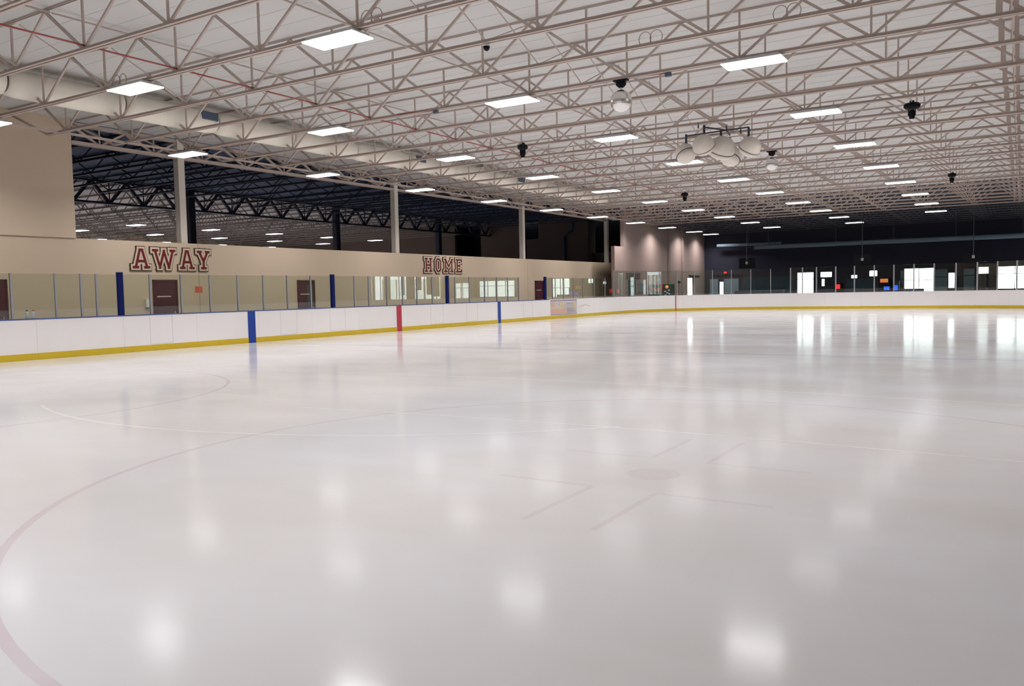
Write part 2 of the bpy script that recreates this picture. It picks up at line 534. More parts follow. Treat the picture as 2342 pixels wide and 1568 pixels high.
def girder(label, x, y0, y1, m, zb, zt, cap=0.1, heavy=1.0):
    t = thing('roof_girder', label, 'girder', (x, y0, 0), group='girders')
    L = y1 - y0
    put('bottom_chord', boxes('bottom_chord', [(-cap, -0.02, 0, L, zb, zb + 0.1), (0.02, cap, 0, L, zb, zb + 0.1)], m), t)
    put('top_chord', boxes('top_chord', [(-cap, -0.02, 0, L, zt - 0.1, zt), (0.02, cap, 0, L, zt - 0.1, zt)], m), t)
    a = bars('web_diagonal', [((0, 0, zt - 0.05), (0, JP / 2, zb + 0.05), 0.07 * heavy, 0.07 * heavy)], m)
    b = bars('web_diagonal', [((0, JP / 2, zb + 0.05), (0, JP, zt - 0.05), 0.06 * heavy, 0.06 * heavy)], m)
    v = bars('web_vertical', [((0, JP / 2, zb + 0.05), (0, JP / 2, zt - 0.05), 0.04, 0.04)], m)
    k = 0
    while (k + 1) * JP < L + 0.01:
        put('web_diagonal', a, t, (0, k * JP, 0))
        put('web_diagonal', b, t, (0, k * JP, 0))
        put('web_vertical', v, t, (0, k * JP, 0))
        k += 1
    return t
girder('cream girder truss running along the tops of the cream columns', XC - 0.13, 14.55, 14.55 + 20 * JP, M['joist'], 6.28, 6.93)
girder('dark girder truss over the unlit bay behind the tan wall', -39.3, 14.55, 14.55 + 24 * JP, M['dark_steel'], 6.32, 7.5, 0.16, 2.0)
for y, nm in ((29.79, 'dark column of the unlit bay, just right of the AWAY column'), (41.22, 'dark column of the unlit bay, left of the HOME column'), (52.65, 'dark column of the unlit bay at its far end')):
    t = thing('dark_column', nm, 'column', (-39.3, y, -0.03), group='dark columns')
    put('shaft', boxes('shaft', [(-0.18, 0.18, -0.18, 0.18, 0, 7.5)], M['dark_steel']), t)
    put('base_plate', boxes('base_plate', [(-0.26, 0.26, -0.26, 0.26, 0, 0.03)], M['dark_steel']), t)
# joists of the unlit bay and of the second rink
bay_parts = None
for k in range(-2, 22):
    y = Y0 + JP * k
    t = thing('bay_joist', 'dark roof joist over the unlit bay, %s from the left' % ORD[k + 2], 'joist', (0, y, 0), group='dark bay joists')
    if bay_parts is None:
        xs = [-25.8 - 2.4 * i for i in range(6)]
        bay_parts = (boxes('bottom_chord', [(-38.6, -25.4, -0.05, 0.05, 6.75, 6.83)], M['dark_steel']),
                     boxes('top_chord', [(-39.1, -25.0, -0.05, 0.05, 7.44, 7.52)], M['dark_steel']),
                     bars('web_diagonal', [((0, 0, 6.81), (-1.2, 0, 7.46), 0.04, 0.04)], M['dark_steel']),
                     bars('web_diagonal', [((0, 0, 6.81), (1.2, 0, 7.46), 0.04, 0.04)], M['dark_steel']))
    put('bottom_chord', bay_parts[0], t)
    put('top_chord', bay_parts[1], t)
    for x in xs:
        put('web_diagonal', bay_parts[2], t, (x, 0, 0))
        put('web_diagonal', bay_parts[3], t, (x, 0, 0))
r2 = None
for k in range(0, 22):
    y = Y0 + JP * k
    t = thing('far_joist', 'grey roof joist over the second rink, %s from the left' % ORD[k], 'joist', (0, y, 0), group='second rink joists')
    if r2 is None:
        r2 = (boxes('chords', [(-70, -39.6, -0.05, 0.05, 6.35, 6.43), (-70, -39.6, -0.05, 0.05, 7.44, 7.52)], M['rink2_steel']),
              bars('web', [s for i in range(12) for s in (((-41 - 2.4 * i, 0, 6.4), (-42.2 - 2.4 * i, 0, 7.46), 0.04, 0.04), ((-41 - 2.4 * i, 0, 6.4), (-39.8 - 2.4 * i, 0, 7.46), 0.04, 0.04))], M['rink2_steel']))
    put('chords', r2[0], t)
    put('web', r2[1], t)['kind'] = 'stuff'

# ------------------------------------------------------------------ walls
wl = struct('wall_left', boxes('wall_left', [(XW - 0.25, XW, YNW, 53.1, -0.03, 3.4)], M['wall']), 'tan painted low wall carrying the AWAY and HOME letters')
struct('wall_left', boxes('wall_upper', [(XW - 0.28, XW + 0.05, YNW, 14.4, 3.401, 7.6)], M['wall']), 'full-height tan wall at the left edge of the view')
for y in (18.75, 41.3):
    put('control_joint', boxes('control_joint', [(XW, XW + 0.004, y, y + 0.025, 0, 3.4)], M['joint']), wl)
ws = struct('wall_lobby', boxes('wall_lobby', [
    (XM - 0.25, XM, 50.2, 51.7, -0.03, 4.42), (XM - 0.25, XM, 51.7, 64.2, -0.03, ZD), (XM - 0.25, XM, 66.0, YFW, -0.03, ZD),
    (XM - 0.25, XM, 64.2, 66.0, -0.03, 0.9), (XM - 0.25, XM, 64.2, 66.0, 2.36, ZD)], M['mauve']), 'mauve wall washed by lamp scallops at the far left corner')
for y in (59.9, 62.8):
    put('pilaster', boxes('pilaster', [(XM, XM + 0.10, y, y + 0.3, 0, ZD)], M['mauve']), ws)

# far lobby wall with daylight openings (x0, x1, z0, z1)
OPEN = [(-16.34, -14.95, 0.9, 2.7), (-14.46, -13.48, 2.2, 2.7), (-14.36, -14.05, 1.45, 2.12), (-12.04, -11.5, 2.05, 2.38), (-10.64, -9.98, 2.18, 2.7),
        (-8.05, -5.88, 0.0, 2.78), (-4.92, -4.42, 1.12, 2.36), (-2.88, -2.14, 2.17, 2.74), (-1.61, 2.9, 1.0, 2.74), (4.0, 6.0, 0.9, 2.6), (-23.1, -22.66, 0.9, 2.08)]
FK = YFW / 72.6
def fz(z):
    return 1.516 + (z - 1.516) * FK if z > 0 else z
OPEN = [(a * FK, b * FK, fz(c), fz(d)) for a, b, c, d in OPEN]
xs = sorted({XM - 0.25, XRW} | {v for o in OPEN for v in o[:2]})
bl = []
for a, b in zip(xs[:-1], xs[1:]):
    holes = sorted((o[2], o[3]) for o in OPEN if o[0] <= a + 1e-6 and o[1] >= b - 1e-6)
    z = -0.03
    for h0, h1 in holes:
        if h0 > z:
            bl.append((a, b, YFW, YFW + 0.3, z, h0))
        z = max(z, h1)
    bl.append((a, b, YFW, YFW + 0.3, z, ZD))
struct('wall_far', boxes('wall_far', bl, M['charcoal']), 'charcoal lobby end wall with bright window openings')
for i, (x0, x1, z0, z1) in enumerate(OPEN):
    w = thing('window_%d' % (i + 1), 'bright daylight opening in the charcoal wall, %s from the left' % ORD[sorted(OPEN).index((x0, x1, z0, z1))], 'window', ((x0 + x1) / 2, YFW + 0.12, z0))
    w['kind'] = 'structure'
    hw, hh = (x1 - x0) / 2, z1 - z0
    f = 0.04
    fb = [(-hw, -hw + f, -0.05, 0.05, 0, hh), (hw - f, hw, -0.05, 0.05, 0, hh), (-hw, hw, -0.05, 0.05, 0, f), (-hw, hw, -0.05, 0.05, hh - f, hh)]
    put('window_frame', boxes('window_frame', fb, M['frame']), w)
    nm = max(1, round((x1 - x0) / 1.1))
    for q in range(nm):
        a = -hw + f + q * (2 * hw - 2 * f) / nm
        b = -hw + f + (q + 1) * (2 * hw - 2 * f) / nm
        put('pane', boxes('pane', [(a + 0.002, b - 0.002, -0.005, 0.005, f, hh - f)], M['pane']), w)
        if q:
            put('mullion', boxes('mullion', [(a - 0.02, a + 0.02, -0.04, 0.04, f, hh - f)], M['frame']), w)
    if hh > 1.5:
        put('transom', boxes('transom', [(-hw, hw, -0.04, 0.04, hh * 0.66, hh * 0.66 + 0.04)], M['frame']), w)

# closing walls: right hand side (with the shop front the glass mirrors), behind the camera, bays behind the tan wall
struct('wall_right', boxes('wall_right', [(XRW, XRW + 0.3, YNW, 56.9, -0.03, ZD), (XRW, XRW + 0.3, 67.65, YFW + 0.3, -0.03, ZD),
                                          (XRW, XRW + 0.3, 56.9, 67.65, -0.03, 0.5), (XRW, XRW + 0.3, 56.9, 67.65, 3.3, ZD)], M['wall']), 'tan wall on the right behind the viewer')
w = thing('window_12', 'wide shop-front window with pink banners mirrored in the side glass', 'window', (XRW + 0.12, 56.9, 0.5))
w['kind'] = 'structure'
put('window_frame', boxes('window_frame', [(-0.05, 0.05, 0, 10.75, 0, 0.05), (-0.05, 0.05, 0, 10.75, 2.75, 2.8), (-0.05, 0.05, 0, 0.05, 0, 2.8), (-0.05, 0.05, 11.25, 10.75, 0, 2.8)], M['frame']), w)
for q in range(8):
    put('pane', boxes('pane', [(-0.005, 0.005, 0.06 + q * 1.33, 1.33 + q * 1.33, 0.06, 2.74)], M['pane']), w)
    if q:
        put('mullion', boxes('mullion', [(-0.04, 0.04, q * 1.33 + 0.01, q * 1.33 + 0.05, 0.05, 2.75)], M['frame']), w)
for a, b in ((57.0, 57.4), (58.6, 59.5), (61.9, 63.2)):
    put('blind', boxes('blind', [(-0.09, -0.07, a - 56.9, b - 56.9, 0.1, 2.7)], M['frost']), w)
for i, (a, b, z) in enumerate(((61.0, 61.45, 1.4), (63.4, 64.05, 1.85), (64.9, 65.65, 1.4), (65.9, 67.0, 1.2))):
    tag(put('pink_banner', boxes('pink_banner', [(-0.01, 0.01, a, b, z, 3.25)], M['pink']), None, (XRW - 0.1, 0, 0)), 'pink banner hung in the shop-front window, %s of four' % ORD[i], 'banner', 'pink banners')
struct('wall_near', boxes('wall_near', [(-72, XRW, YNW - 0.3, YNW, -0.03, 7.6)], M['wall']), 'tan wall behind the camera')
struct('wall_second_rink', boxes('wall_second_rink', [(-72.3, -72, YNW, 66, -0.03, 7.6)], M['wall']), 'far side wall of the second rink')
struct('wall_second_rink', boxes('wall_bay_near', [(-72, XW - 0.3, 2.0, 2.3, -0.03, 7.6)], M['brown']), 'near end wall of the unlit bay')
struct('wall_bay', boxes('wall_bay', [(-72, -43.0, 60, 60.3, -0.03, 7.6), (-40.2, -36.0, 60, 60.3, -0.03, 7.6), (-35.6, -34.3, 60, 60.3, -0.03, 5.9), (-33.85, -29.3, 59.0, 60.3, -0.03, 7.6),
                                      (-29.3, XM - 0.25, 59.6, 60.0, -0.03, 4.5)], M['brown']), 'dim brown end wall seen over the low tan wall')
struct('wall_bay', boxes('wall_bay_back', [(-72, XM - 0.25, 62.4, 62.7, -0.03, 7.6)], M['black']), 'black sheet for the dark void behind the brown end wall')  # black colour stands in for the darkness of the void behind the gaps
t = thing('drain_pipe', 'grey pipe with an offset bend on the brown end wall', 'pipe', (-31.4, 58.9, 0))
put('lower_run', bars('lower_run', [((0, 0, 0), (0, 0, 6.0), 0.16, 0.16)], M['dark_deck'], 10), t)
put('upper_run', bars('upper_run', [((0, 0, 5.97), (0.7, 0, 6.3), 0.16, 0.16), ((0.7, 0, 6.28), (0.75, 0, 6.98), 0.16, 0.16)], M['dark_deck'], 10), t)
# second rink: white ice behind the tan wall
tag(put('ice_sheet', boxes('second_ice', [(-70, -42, 4, 58, -0.03, 0.0)], M['ice'])), 'white ice of the second rink behind the tan wall', 'ice')
# ground and planting outside
struct('ground', boxes('ground', [(-72, 60, YFW + 0.3, 160, -0.3, -0.05), (XRW + 0.3, 60, 20, YFW + 0.3, -0.3, -0.05)], M['outside']), 'pale pavement outside the windows')

# ------------------------------------------------------------------ doors in the tan wall
DOORS = [(11.4, 12.33, 'maroon door at the left edge of the tan wall'), (16.93, 17.86, 'maroon door below the AWAY letters'),
         (23.33, 24.26, 'maroon door with a dark leaf between AWAY and HOME'), (42.11, 43.10, 'maroon door right of the HOME letters')]
for i, (a, b, lab) in enumerate(DOORS):
    w = b - a
    d = thing('door_%d' % (i + 1), lab, 'door', (XW, a, -0.03))
    d['kind'] = 'structure'
    put('door_frame', boxes('door_frame', [(0, 0.05, 0, 0.05, 0, 2.18), (0, 0.05, w - 0.05, w, 0, 2.18), (0, 0.05, 0, w, 2.12, 2.18)], M['maroon']), d)
    lf = put('door_leaf', boxes('door_leaf', [(0, 0.02, 0.05, w - 0.05, 0.01, 2.12)], M['maroon']), d)
    put('sign_plate', boxes('sign_plate', [(0.02, 0.026, w * 0.16, w * 0.72, 1.60, 1.64)], M['letter_tan']), lf)
    put('door_handle', boxes('door_handle', [(0.02, 0.07, w - 0.17, w - 0.13, 0.98, 1.12), (0.06, 0.08, w - 0.28, w - 0.13, 1.03, 1.06)], M['steel']), lf)
    if i == 2:
        put('door_window', boxes('door_window', [(0.02, 0.024, w * 0.55, w - 0.08, 0.2, 2.0)], M['frame']), lf)

# ------------------------------------------------------------------ block letters (maroon face, tan border, dark edge)
GL = {
    'A': (1.0, [(.17, .04, .43, .96), (.83, .04, .57, .96), (.28, .36, .72, .36), (.02, .03, .32, .03), (.68, .03, .98, .03), (.40, .97, .60, .97)]),
    'W': (1.45, [(.10, .97, .30, .03), (.30, .03, .5, .93), (.5, .93, .70, .03), (.70, .03, .90, .97), (.0, .97, .22, .97), (.78, .97, 1., .97), (.27, .03, .33, .03), (.67, .03, .73, .03), (.47, .95, .53, .95)]),
    'Y': (.92, [(.15, .96, .5, .42), (.85, .96, .5, .42), (.5, .46, .5, .03), (.0, .97, .32, .97), (.68, .97, 1., .97), (.30, .03, .70, .03)]),
    'H': (1.0, [(.18, .03, .18, .97), (.82, .03, .82, .97), (.18, .5, .82, .5), (.02, .03, .36, .03), (.02, .97, .36, .97), (.64, .03, .98, .03), (.64, .97, .98, .97)]),
    'O': (.80, [(.10, .2, .10, .8), (.90, .2, .90, .8), (.32, .03, .68, .03), (.32, .97, .68, .97), (.10, .2, .32, .03), (.90, .2, .68, .03), (.10, .8, .32, .97), (.90, .8, .68, .97)]),
    'M': (1.25, [(.16, .03, .16, .97), (.84, .03, .84, .97), (.16, .95, .5, .42), (.84, .95, .5, .42), (.02, .03, .32, .03), (.68, .03, .98, .03), (.04, .97, .18, .97), (.82, .97, .96, .97)]),
    'E': (.92, [(.18, .03, .18, .97), (.02, .03, .95, .03), (.02, .97, .95, .97), (.18, .5, .60, .5), (.93, .97, .93, .80), (.93, .03, .93, .20), (.60, .42, .60, .58)]),
}

def strokes(name, ch, w, h, half, off, x0, x1, m):
    vs, fs = [], []
    for k, (a, b, c, d) in enumerate(GL[ch][1]):
        p, q = Vector((a * w, b * h)), Vector((c * w, d * h))
        t = (q - p).normalized()
        s = Vector((-t.y, t.x))
        e = half + off
        ee = off + half * 0.5
        xx1 = x1 + 0.0004 * k
        k0 = len(vs)
        for X in (x0, xx1):
            for (al, si) in ((-1, -1), (1, -1), (1, 1), (-1, 1)):
                v = (p if al < 0 else q) + t * (al * ee) + s * (si * e)
                vs.append((X, v.x, v.y))
        fs += [tuple(k0 + i for i in f) for f in BF]
    return mesh(name, vs, fs, m)

def letter(ch, y0, y1, z0, z1, label, group):
    off = 0.105
    w, h = (y1 - y0) - 2 * off - 0.05, (z1 - z0) - 2 * off - 0.05
    t = thing('letter', label, 'letter', (XW + 0.006, y0 + off + 0.025, z0 + off + 0.025), group=group)
    put('edge', strokes('edge', ch, w, h, 0.038, 0.085, 0.0, 0.030, M['letter_dark']), t)
    put('border', strokes('border', ch, w, h, 0.038, 0.060, 0.028, 0.045, M['letter_tan']), t)
    put('face', strokes('face', ch, w, h, 0.038, 0.0, 0.043, 0.060, M['letter_red']), t)

for ch, a, b, lab in (('A', 16.10, 16.97, 'first letter A of the maroon AWAY lettering'), ('W', 16.83, 17.93, 'letter W of the maroon AWAY lettering'),
                      ('A', 17.86, 18.68, 'second letter A of the maroon AWAY lettering'), ('Y', 18.57, 19.31, 'letter Y ending the maroon AWAY lettering')):
    letter(ch, a, b, 2.41, 3.27, lab, 'AWAY letters')
for ch, a, b, lab in (('H', 31.42, 32.22, 'letter H starting the maroon HOME lettering'), ('O', 32.26, 32.96, 'letter O of the maroon HOME lettering'),
                      ('M', 32.96, 33.98, 'letter M of the maroon HOME lettering'), ('E', 33.98, 34.74, 'letter E ending the maroon HOME lettering')):
    letter(ch, a, b, 2.45, 3.34, lab, 'HOME letters')

# ------------------------------------------------------------------ dasher boards
ZBT = 1.04
def strip(name, pts, z0, z1, din, dout, m):
    """Extruded strip along a polyline of (x, y, nx, ny): n points away from the ice."""
    vs, fs = [], []
    for (x, y, nx, ny) in pts:
        vs += [(x + nx * din, y + ny * din, z0), (x + nx * dout, y + ny * dout, z0), (x + nx * dout, y + ny * dout, z1), (x + nx * din, y + ny * din, z1)]
    for i in range(len(pts) - 1):
        k = 4 * i
        for a, b in ((0, 1), (1, 2), (2, 3), (3, 0)):
            fs.append((k + a, k + b, k + 4 + b, k + 4 + a))
    fs.append((3, 2, 1, 0))
    k = 4 * (len(pts) - 1)
    fs.append((k, k + 1, k + 2, k + 3))
    me = mesh(name, vs, fs, m)
    return me

LEN_S = YF - YN - 2 * RC
LEN_E = XR - XL - 2 * RC
LEN_C = math.pi / 2 * RC
def at_s(s):
    """Point on the board line at arc length s, starting at the near end of the left side."""
    if s < LEN_S:
        return (XL, YN + RC + s, -1, 0)
    s -= LEN_S
    if s < LEN_C:
        a = math.pi - s / RC
        return (XL + RC + RC * math.cos(a), YF - RC + RC * math.sin(a), math.cos(a), math.sin(a))
    s -= LEN_C
    if s < LEN_E:
        return (XL + RC + s, YF, 0, 1)
    s -= LEN_E
    if s < LEN_C:
        a = math.pi / 2 - s / RC
        return (XR - RC + RC * math.cos(a), YF - RC + RC * math.sin(a), math.cos(a), math.sin(a))
    s -= LEN_C
    if s < LEN_S:
        return (XR, YF - RC - s, 1, 0)
    s -= LEN_S
    if s < LEN_C:
        a = -s / RC
        return (XR - RC + RC * math.cos(a), YN + RC + RC * math.sin(a), math.cos(a), math.sin(a))
    s -= LEN_C
    if s < LEN_E:
        return (XR - RC - s, YN, 0, -1)
    s -= LEN_E
    a = -math.pi / 2 - s / RC
    return (XL + RC + RC * math.cos(a), YN + RC + RC * math.sin(a), math.cos(a), math.sin(a))

def run(s0, s1, straight):
    k = 1 if straight else 6
    return [at_s(s0 + (s1 - s0) * i / k) for i in range(k + 1)]

S1 = LEN_S
S2 = S1 + LEN_C
S3 = S2 + LEN_E
S4 = S3 + LEN_C
S5 = S4 + LEN_S
S6 = S5 + LEN_C
S7 = S6 + LEN_E
S8 = S7 + LEN_C
SECT = [(0.001, S1, 2.44, True, 'white dasher boards along the AWAY and HOME side', True), (S1, S2, 1.91, False, 'white dasher boards curving round the far left corner', False),
        (S2, S3, 2.21, True, 'white dasher boards across the far end', False), (S3, S4, 1.91, False, 'white dasher boards of the far right corner', False),
        (S4, S5, 2.44, True, 'white dasher boards along the right side', True), (S5, S6, 1.91, False, 'white dasher boards of the near right corner', False),
        (S6, S7, 2.21, True, 'white dasher boards behind the camera', False), (S7, S8 - 0.001, 1.91, False, 'white dasher boards of the near left corner', False)]
board_root = []
for s0, s1, pitch, straight, lab, capped in SECT:
    t = thing('dasher_boards', lab, 'boards', group='dasher boards')
    board_root.append(t)
    n = round((s1 - s0) / pitch)
    for i in range(n):
        a, b = s0 + (s1 - s0) * i / n + 0.002, s0 + (s1 - s0) * (i + 1) / n - 0.002
        pts = run(a, b, straight)
        p = put('panel', strip('panel', pts, 0.17, ZBT, 0.0, 0.10, M['board']), t)
        put('kick_plate', strip('kick_plate', pts, 0.0, 0.17, -0.012, 0.10, M['kick']), p)
    kk = 1 if straight else 12
    whole = [at_s(s0 + (s1 - s0) * i / kk) for i in range(kk)] + [at_s(s1 - 0.0005)]
    if capped and lab.endswith('HOME side'):
        whole = [at_s(0.001), at_s(38.9 - YN - RC)]
        put('cap_rail', strip('cap_rail', whole, ZBT, ZBT + 0.03, -0.015, 0.25, M['cap']), t)
        put('cap_rail', strip('cap_rail', [at_s(38.9 - YN - RC), at_s(S1 - 0.0005)], ZBT, ZBT + 0.02, -0.01, 0.12, M['board']), t)
    else:
        put('cap_rail', strip('cap_rail', whole, ZBT, ZBT + 0.02, -0.01, 0.12, M['cap'] if capped else M['board']), t)
left = board_root[0]
for y, w, m, nm in ((YB1, 0.30, 'mark_blue', 'blue_mark'), (YRED, 0.30, 'mark_red', 'red_mark'), (YB2, 0.26, 'mark_blue', 'blue_mark')):
    put(nm, boxes(nm, [(XL, XL + 0.016, y - w / 2, y + w / 2, 0, ZBT + 0.002)], M[m]), left)
gp = None
for i in range(400):
    q = at_s(S1 + LEN_C * i / 400)
    if q[1] > YF - 3.36:
        gp = S1 + LEN_C * i / 400
        break
put('goal_mark', strip('goal_mark', [at_s(gp - 0.03), at_s(gp + 0.03)], 0, ZBT, -0.02, 0.0, M['mark_red']), board_root[1])
# gate outlines in the boards
for y0, y1 in ((14.9, 15.65), (19.9, 20.65), (22.3, 23.1), (28.4, 29.3), (31.1, 32.0), (36.2, 37.1)):
    put('gate_outline', boxes('gate_outline', [(XL, XL + 0.004, y0, y0 + 0.012, 0.19, ZBT), (XL, XL + 0.004, y1, y1 + 0.012, 0.19, ZBT), (XL, XL + 0.004, y0, y1, 0.19, 0.205)], M['gate_line']), left)
# rink-side advert: soft, unreadable print
ad = tag(put('advert_panel', boxes('advert_panel', [(0, 0.012, 39.05, 42.15, 0.20, 1.02)], M['lilac']), None, (XL, 0, 0)), 'small colourful advert panel on the boards near the far blue line', 'advert')
for q_, (a, b, z0, z1, m) in enumerate(((39.05, 42.15, 0.965, 1.02, 'purple'), (39.05, 42.15, 0.20, 0.235, 'purple'), (39.08, 39.5, 0.55, 0.92, 'peach'), (39.05, 40.6, 0.55, 0.66, 'sand'), (39.07, 40.9, 0.25, 0.52, 'peach'),
                        (40.0, 40.5, 0.70, 0.92, 'sand'), (41.65, 42.0, 0.45, 0.9, 'sand'), (40.9, 41.6, 0.80, 0.83, 'purple'), (40.7, 41.6, 0.72, 0.74, 'lilac'), (40.3, 41.5, 0.60, 0.63, 'sand'),
                        (40.9, 41.9, 0.40, 0.43, 'purple'), (40.9, 41.9, 0.32, 0.345, 'purple'), (40.9, 41.9, 0.50, 0.52, 'purple'))):
    put('print', boxes('print', [(0.012, 0.014 + 0.0015 * q_, a, b, z0, z1)], M[m]), ad)
ad2 = tag(put('advert_panel', boxes('advert_panel', [(0, 0.008, 42.25, 44.0, 0.20, 1.02)], M['board']), None, (XL, 0, 0)), 'faded white advert panel with a sand arc right of the colourful one', 'advert')
put('print', bars('print', [((0.009, 42.4 + 0.25 * i, 0.55 + 0.13 * math.sin(i * 0.5)), (0.009, 42.65 + 0.25 * i, 0.55 + 0.13 * math.sin((i + 1) * 0.5)), 0.004, 0.04) for i in range(6)], M['sand']), ad2)

# ------------------------------------------------------------------ shielding glass
def glass_run(label, stations, z0, z1, posts=True, post_w=0.05, skip=()):
    t = thing('shielding_glass', label, 'glass', group='shielding glass')
    for i, s in enumerate(stations):
        x, y, nx, ny = at_s(s)
        if posts and not any(abs(s - p) < 0.01 for p in skip):
            put('post', strip('post', [at_s(s - post_w / 2), at_s(s + post_w / 2)], z0, z1 + 0.01, 0.03, 0.08, M['alu']), t)
        if i + 1 < len(stations):
            ga = 0.085 if any(abs(s - p) < 0.01 for p in skip) else post_w / 2
            gb = 0.085 if any(abs(stations[i + 1] - p) < 0.01 for p in skip) else post_w / 2
            put('pane', strip('pane', [at_s(s + ga), at_s(stations[i + 1] - gb)], z0, z1, 0.05, 0.062, M['glass']), t)
    return t

def sy(y):
    return y - YN - RC
PAD = [14.05, 22.53, 29.71, 38.58]
ST = [8.8, 9.95, 11.08, 12.21, 12.91, 13.35, 14.05, 15.0, 16.05, 17.1, 18.18, 19.25, 20.32, 21.43, 22.53, 23.71, 24.53, 25.61, 26.6, 27.55, 28.62, 29.71, 30.31, 31.45, 32.73, 33.8, 34.81, 35.86]
glass_run('low glass panes on the boards in front of the AWAY and HOME wall', [sy(y) for y in ST], ZBT + 0.03, 2.23, skip=[sy(y) for y in PAD])
glass_run('low glass panes on the boards right of the fourth navy post', [sy(y) for y in (38.58, 39.4, 40.66, 41.88, 43.09, 44.54, 46.06, 47.3)], ZBT + 0.03, 2.23, post_w=0.04, skip=[sy(y) for y in PAD])
for i, y in enumerate(PAD):
    t = thing('padded_post', '%s navy padded post standing in the low glass, counted from the left' % ORD[i], 'post', (XL, y, ZBT + 0.03), group='navy posts')
    put('pad', boxes('pad', [(-0.10, 0.0, -0.075, 0.075, 0, 1.2)], M['pad']), t)
    put('top_cap', boxes('top_cap', [(-0.105, 0.005, -0.08, 0.08, 1.2, 1.22)], M['pad']), t)
sc = [sy(47.4)] + [S1 + 0.6 + i * (LEN_C - 0.6) / 10 for i in range(11)]
glass_run('tall glass panes round the far left corner', sc, ZBT + 0.02, 2.72, post_w=0.045)
fx = [-13.19, -12.41, -11.52, -10.32, -9.18, -8.0, -6.86, -5.72, -4.6, -3.46, -2.37, -1.33, -0.31, 0.8, 1.9, 3.0]
glass_run('tall glass panes along the far end boards', [S2 + max(0.01, (x - XL - RC)) for x in fx if x < XR - RC] + [S3 + (x - XR + RC) * 1.05 for x in fx if x >= XR - RC], ZBT + 0.02, 2.74, post_w=0.07)

# ------------------------------------------------------------------ ceiling lamps
LX, LY = 1.17, 0.56
def ring_box(z0, z1, in0, in1):
    """Open skirt of the lamp housing."""
    return [(-LX / 2, LX / 2, -LY / 2, -LY / 2 + 0.02, z0, z1), (-LX / 2, LX / 2, LY / 2 - 0.02, LY / 2, z0, z1),
            (-LX / 2, -LX / 2 + 0.02, -LY / 2, LY / 2, z0, z1), (LX / 2 - 0.02, LX / 2, -LY / 2, LY / 2, z0, z1)]
house_me = boxes('housing', [(-LX / 2 + 0.06, LX / 2 - 0.06, -LY / 2 + 0.05, LY / 2 - 0.05, 0.035, 0.085)] + [(-LX / 2, LX / 2, -LY / 2, LY / 2, 0.022, 0.035)]
                 + [(-0.5 + 0.22 * i, -0.44 + 0.22 * i, -LY / 2 + 0.08, LY / 2 - 0.08, 0.085, 0.10) for i in range(5)], M['housing'])
lens_me = boxes('lens', [(-LX / 2 + 0.012, LX / 2 - 0.012, -LY / 2 + 0.012, LY / 2 - 0.012, 0.0, 0.022)], M['lens'])
wire_me = bars('hanger', [((-0.5, 0, 0.08), (-0.5, 0, 0.16), 0.012, 0.012), ((0.5, 0, 0.08), (0.5, 0, 0.16), 0.012, 0.012)], M['alu'])
lamp_data = bpy.data.lights.new('lamp_light', 'AREA')
lamp_data.shape = 'RECTANGLE'
lamp_data.size = LX - 0.06
lamp_data.size_y = LY - 0.06
lamp_data.energy = LAMP_W
lamp_data.spread = LAMP_SPREAD
lamp_data.color = (1.0, 0.972, 0.962)
def lamp(x, y, z, label, group):
    t = thing('ceiling_lamp', label, 'lamp', (x, y, z), group=group)
    put('housing', house_me, t)
    put('lens', lens_me, t)
    put('hanger', wire_me, t)
    l = put('lamp_light', lamp_data, t, (0, 0, -0.004))
    return t

ZL = 5.87
SP = 3 * JP
ROWS = [(-21.71, -1, 9, 'first row from the left', -1), (-15.77, -3, 8, 'second row from the left', -1),
        (-10.07, -3, 8, 'third row from the left', -1), (-4.52, -3, 7, 'fourth row from the left', 0), (1.2, -1, 7, 'added row outside the view', -1)]  # lamps nearer than kv and the last row are unseen, added for ice brightness
for x, k0, k1, rn, kv in ROWS:
    for k in range(k0, k1 + 1):
        y = min(Y0 + SP * k, YFW - 2.2)
        if k < kv:
            lab = 'unseen lamp added behind the view, %s before the %s' % (ORD[kv - k - 1], rn)
        else:
            lab = 'glowing ceiling lamp, %s from the viewer, %s' % (ORD[k - kv], rn)
        lamp(x, y, ZL, lab, 'ceiling lamps over the ice')
for r, (x, nm) in enumerate(((-44.6, 'nearer'), (-50.4, 'farther'), (-57.0, 'added hidden third'), (-63.5, 'added hidden fourth'))):  # the two hidden rows are added to light the second rink
    for k in range(-2, 5):
        lamp(x, 30.0 + 5.3 * k, ZL, 'second rink ceiling lamp beyond the tan wall, %s in the %s row' % (ORD[k + 2], nm), 'second rink lamps')

# ------------------------------------------------------------------ long cream air duct beside the left wall
d = thing('air_duct', 'long cream sausage-like air duct under the roof near the tan wall', 'duct', (-19.62, 0, 6.47))
prof = []
seg_me = lathe('duct_segment', [(0.20, 0.0), (0.285, 0.03), (0.32, 0.25), (0.325, 1.5), (0.32, 2.55), (0.285, 2.80), (0.20, 2.84)], M['duct'], 24, 'y')
ring_me = lathe('duct_joint', [(0.23, -0.03), (0.23, 0.05)], M['seam'], 20, 'y')
y = 1.5
while y < 41:
    put('duct_segment', seg_me, d, (0, y, 0))
    put('duct_joint', ring_me, d, (0, y, 0))
    y += 2.86
for y in (15.4, 24.9, 32.2):
    g = put('grille', boxes('grille', [(0.27, 0.35, -0.26, 0.26, -0.02, 0.20)], M['grille']), d, (0, y, 0))
    put('grille_bar', boxes('grille_bar', [(0.35, 0.356, -0.25, 0.25, 0.02 + 0.05 * i, 0.03 + 0.05 * i) for i in range(4)], M['dark_steel']), g)

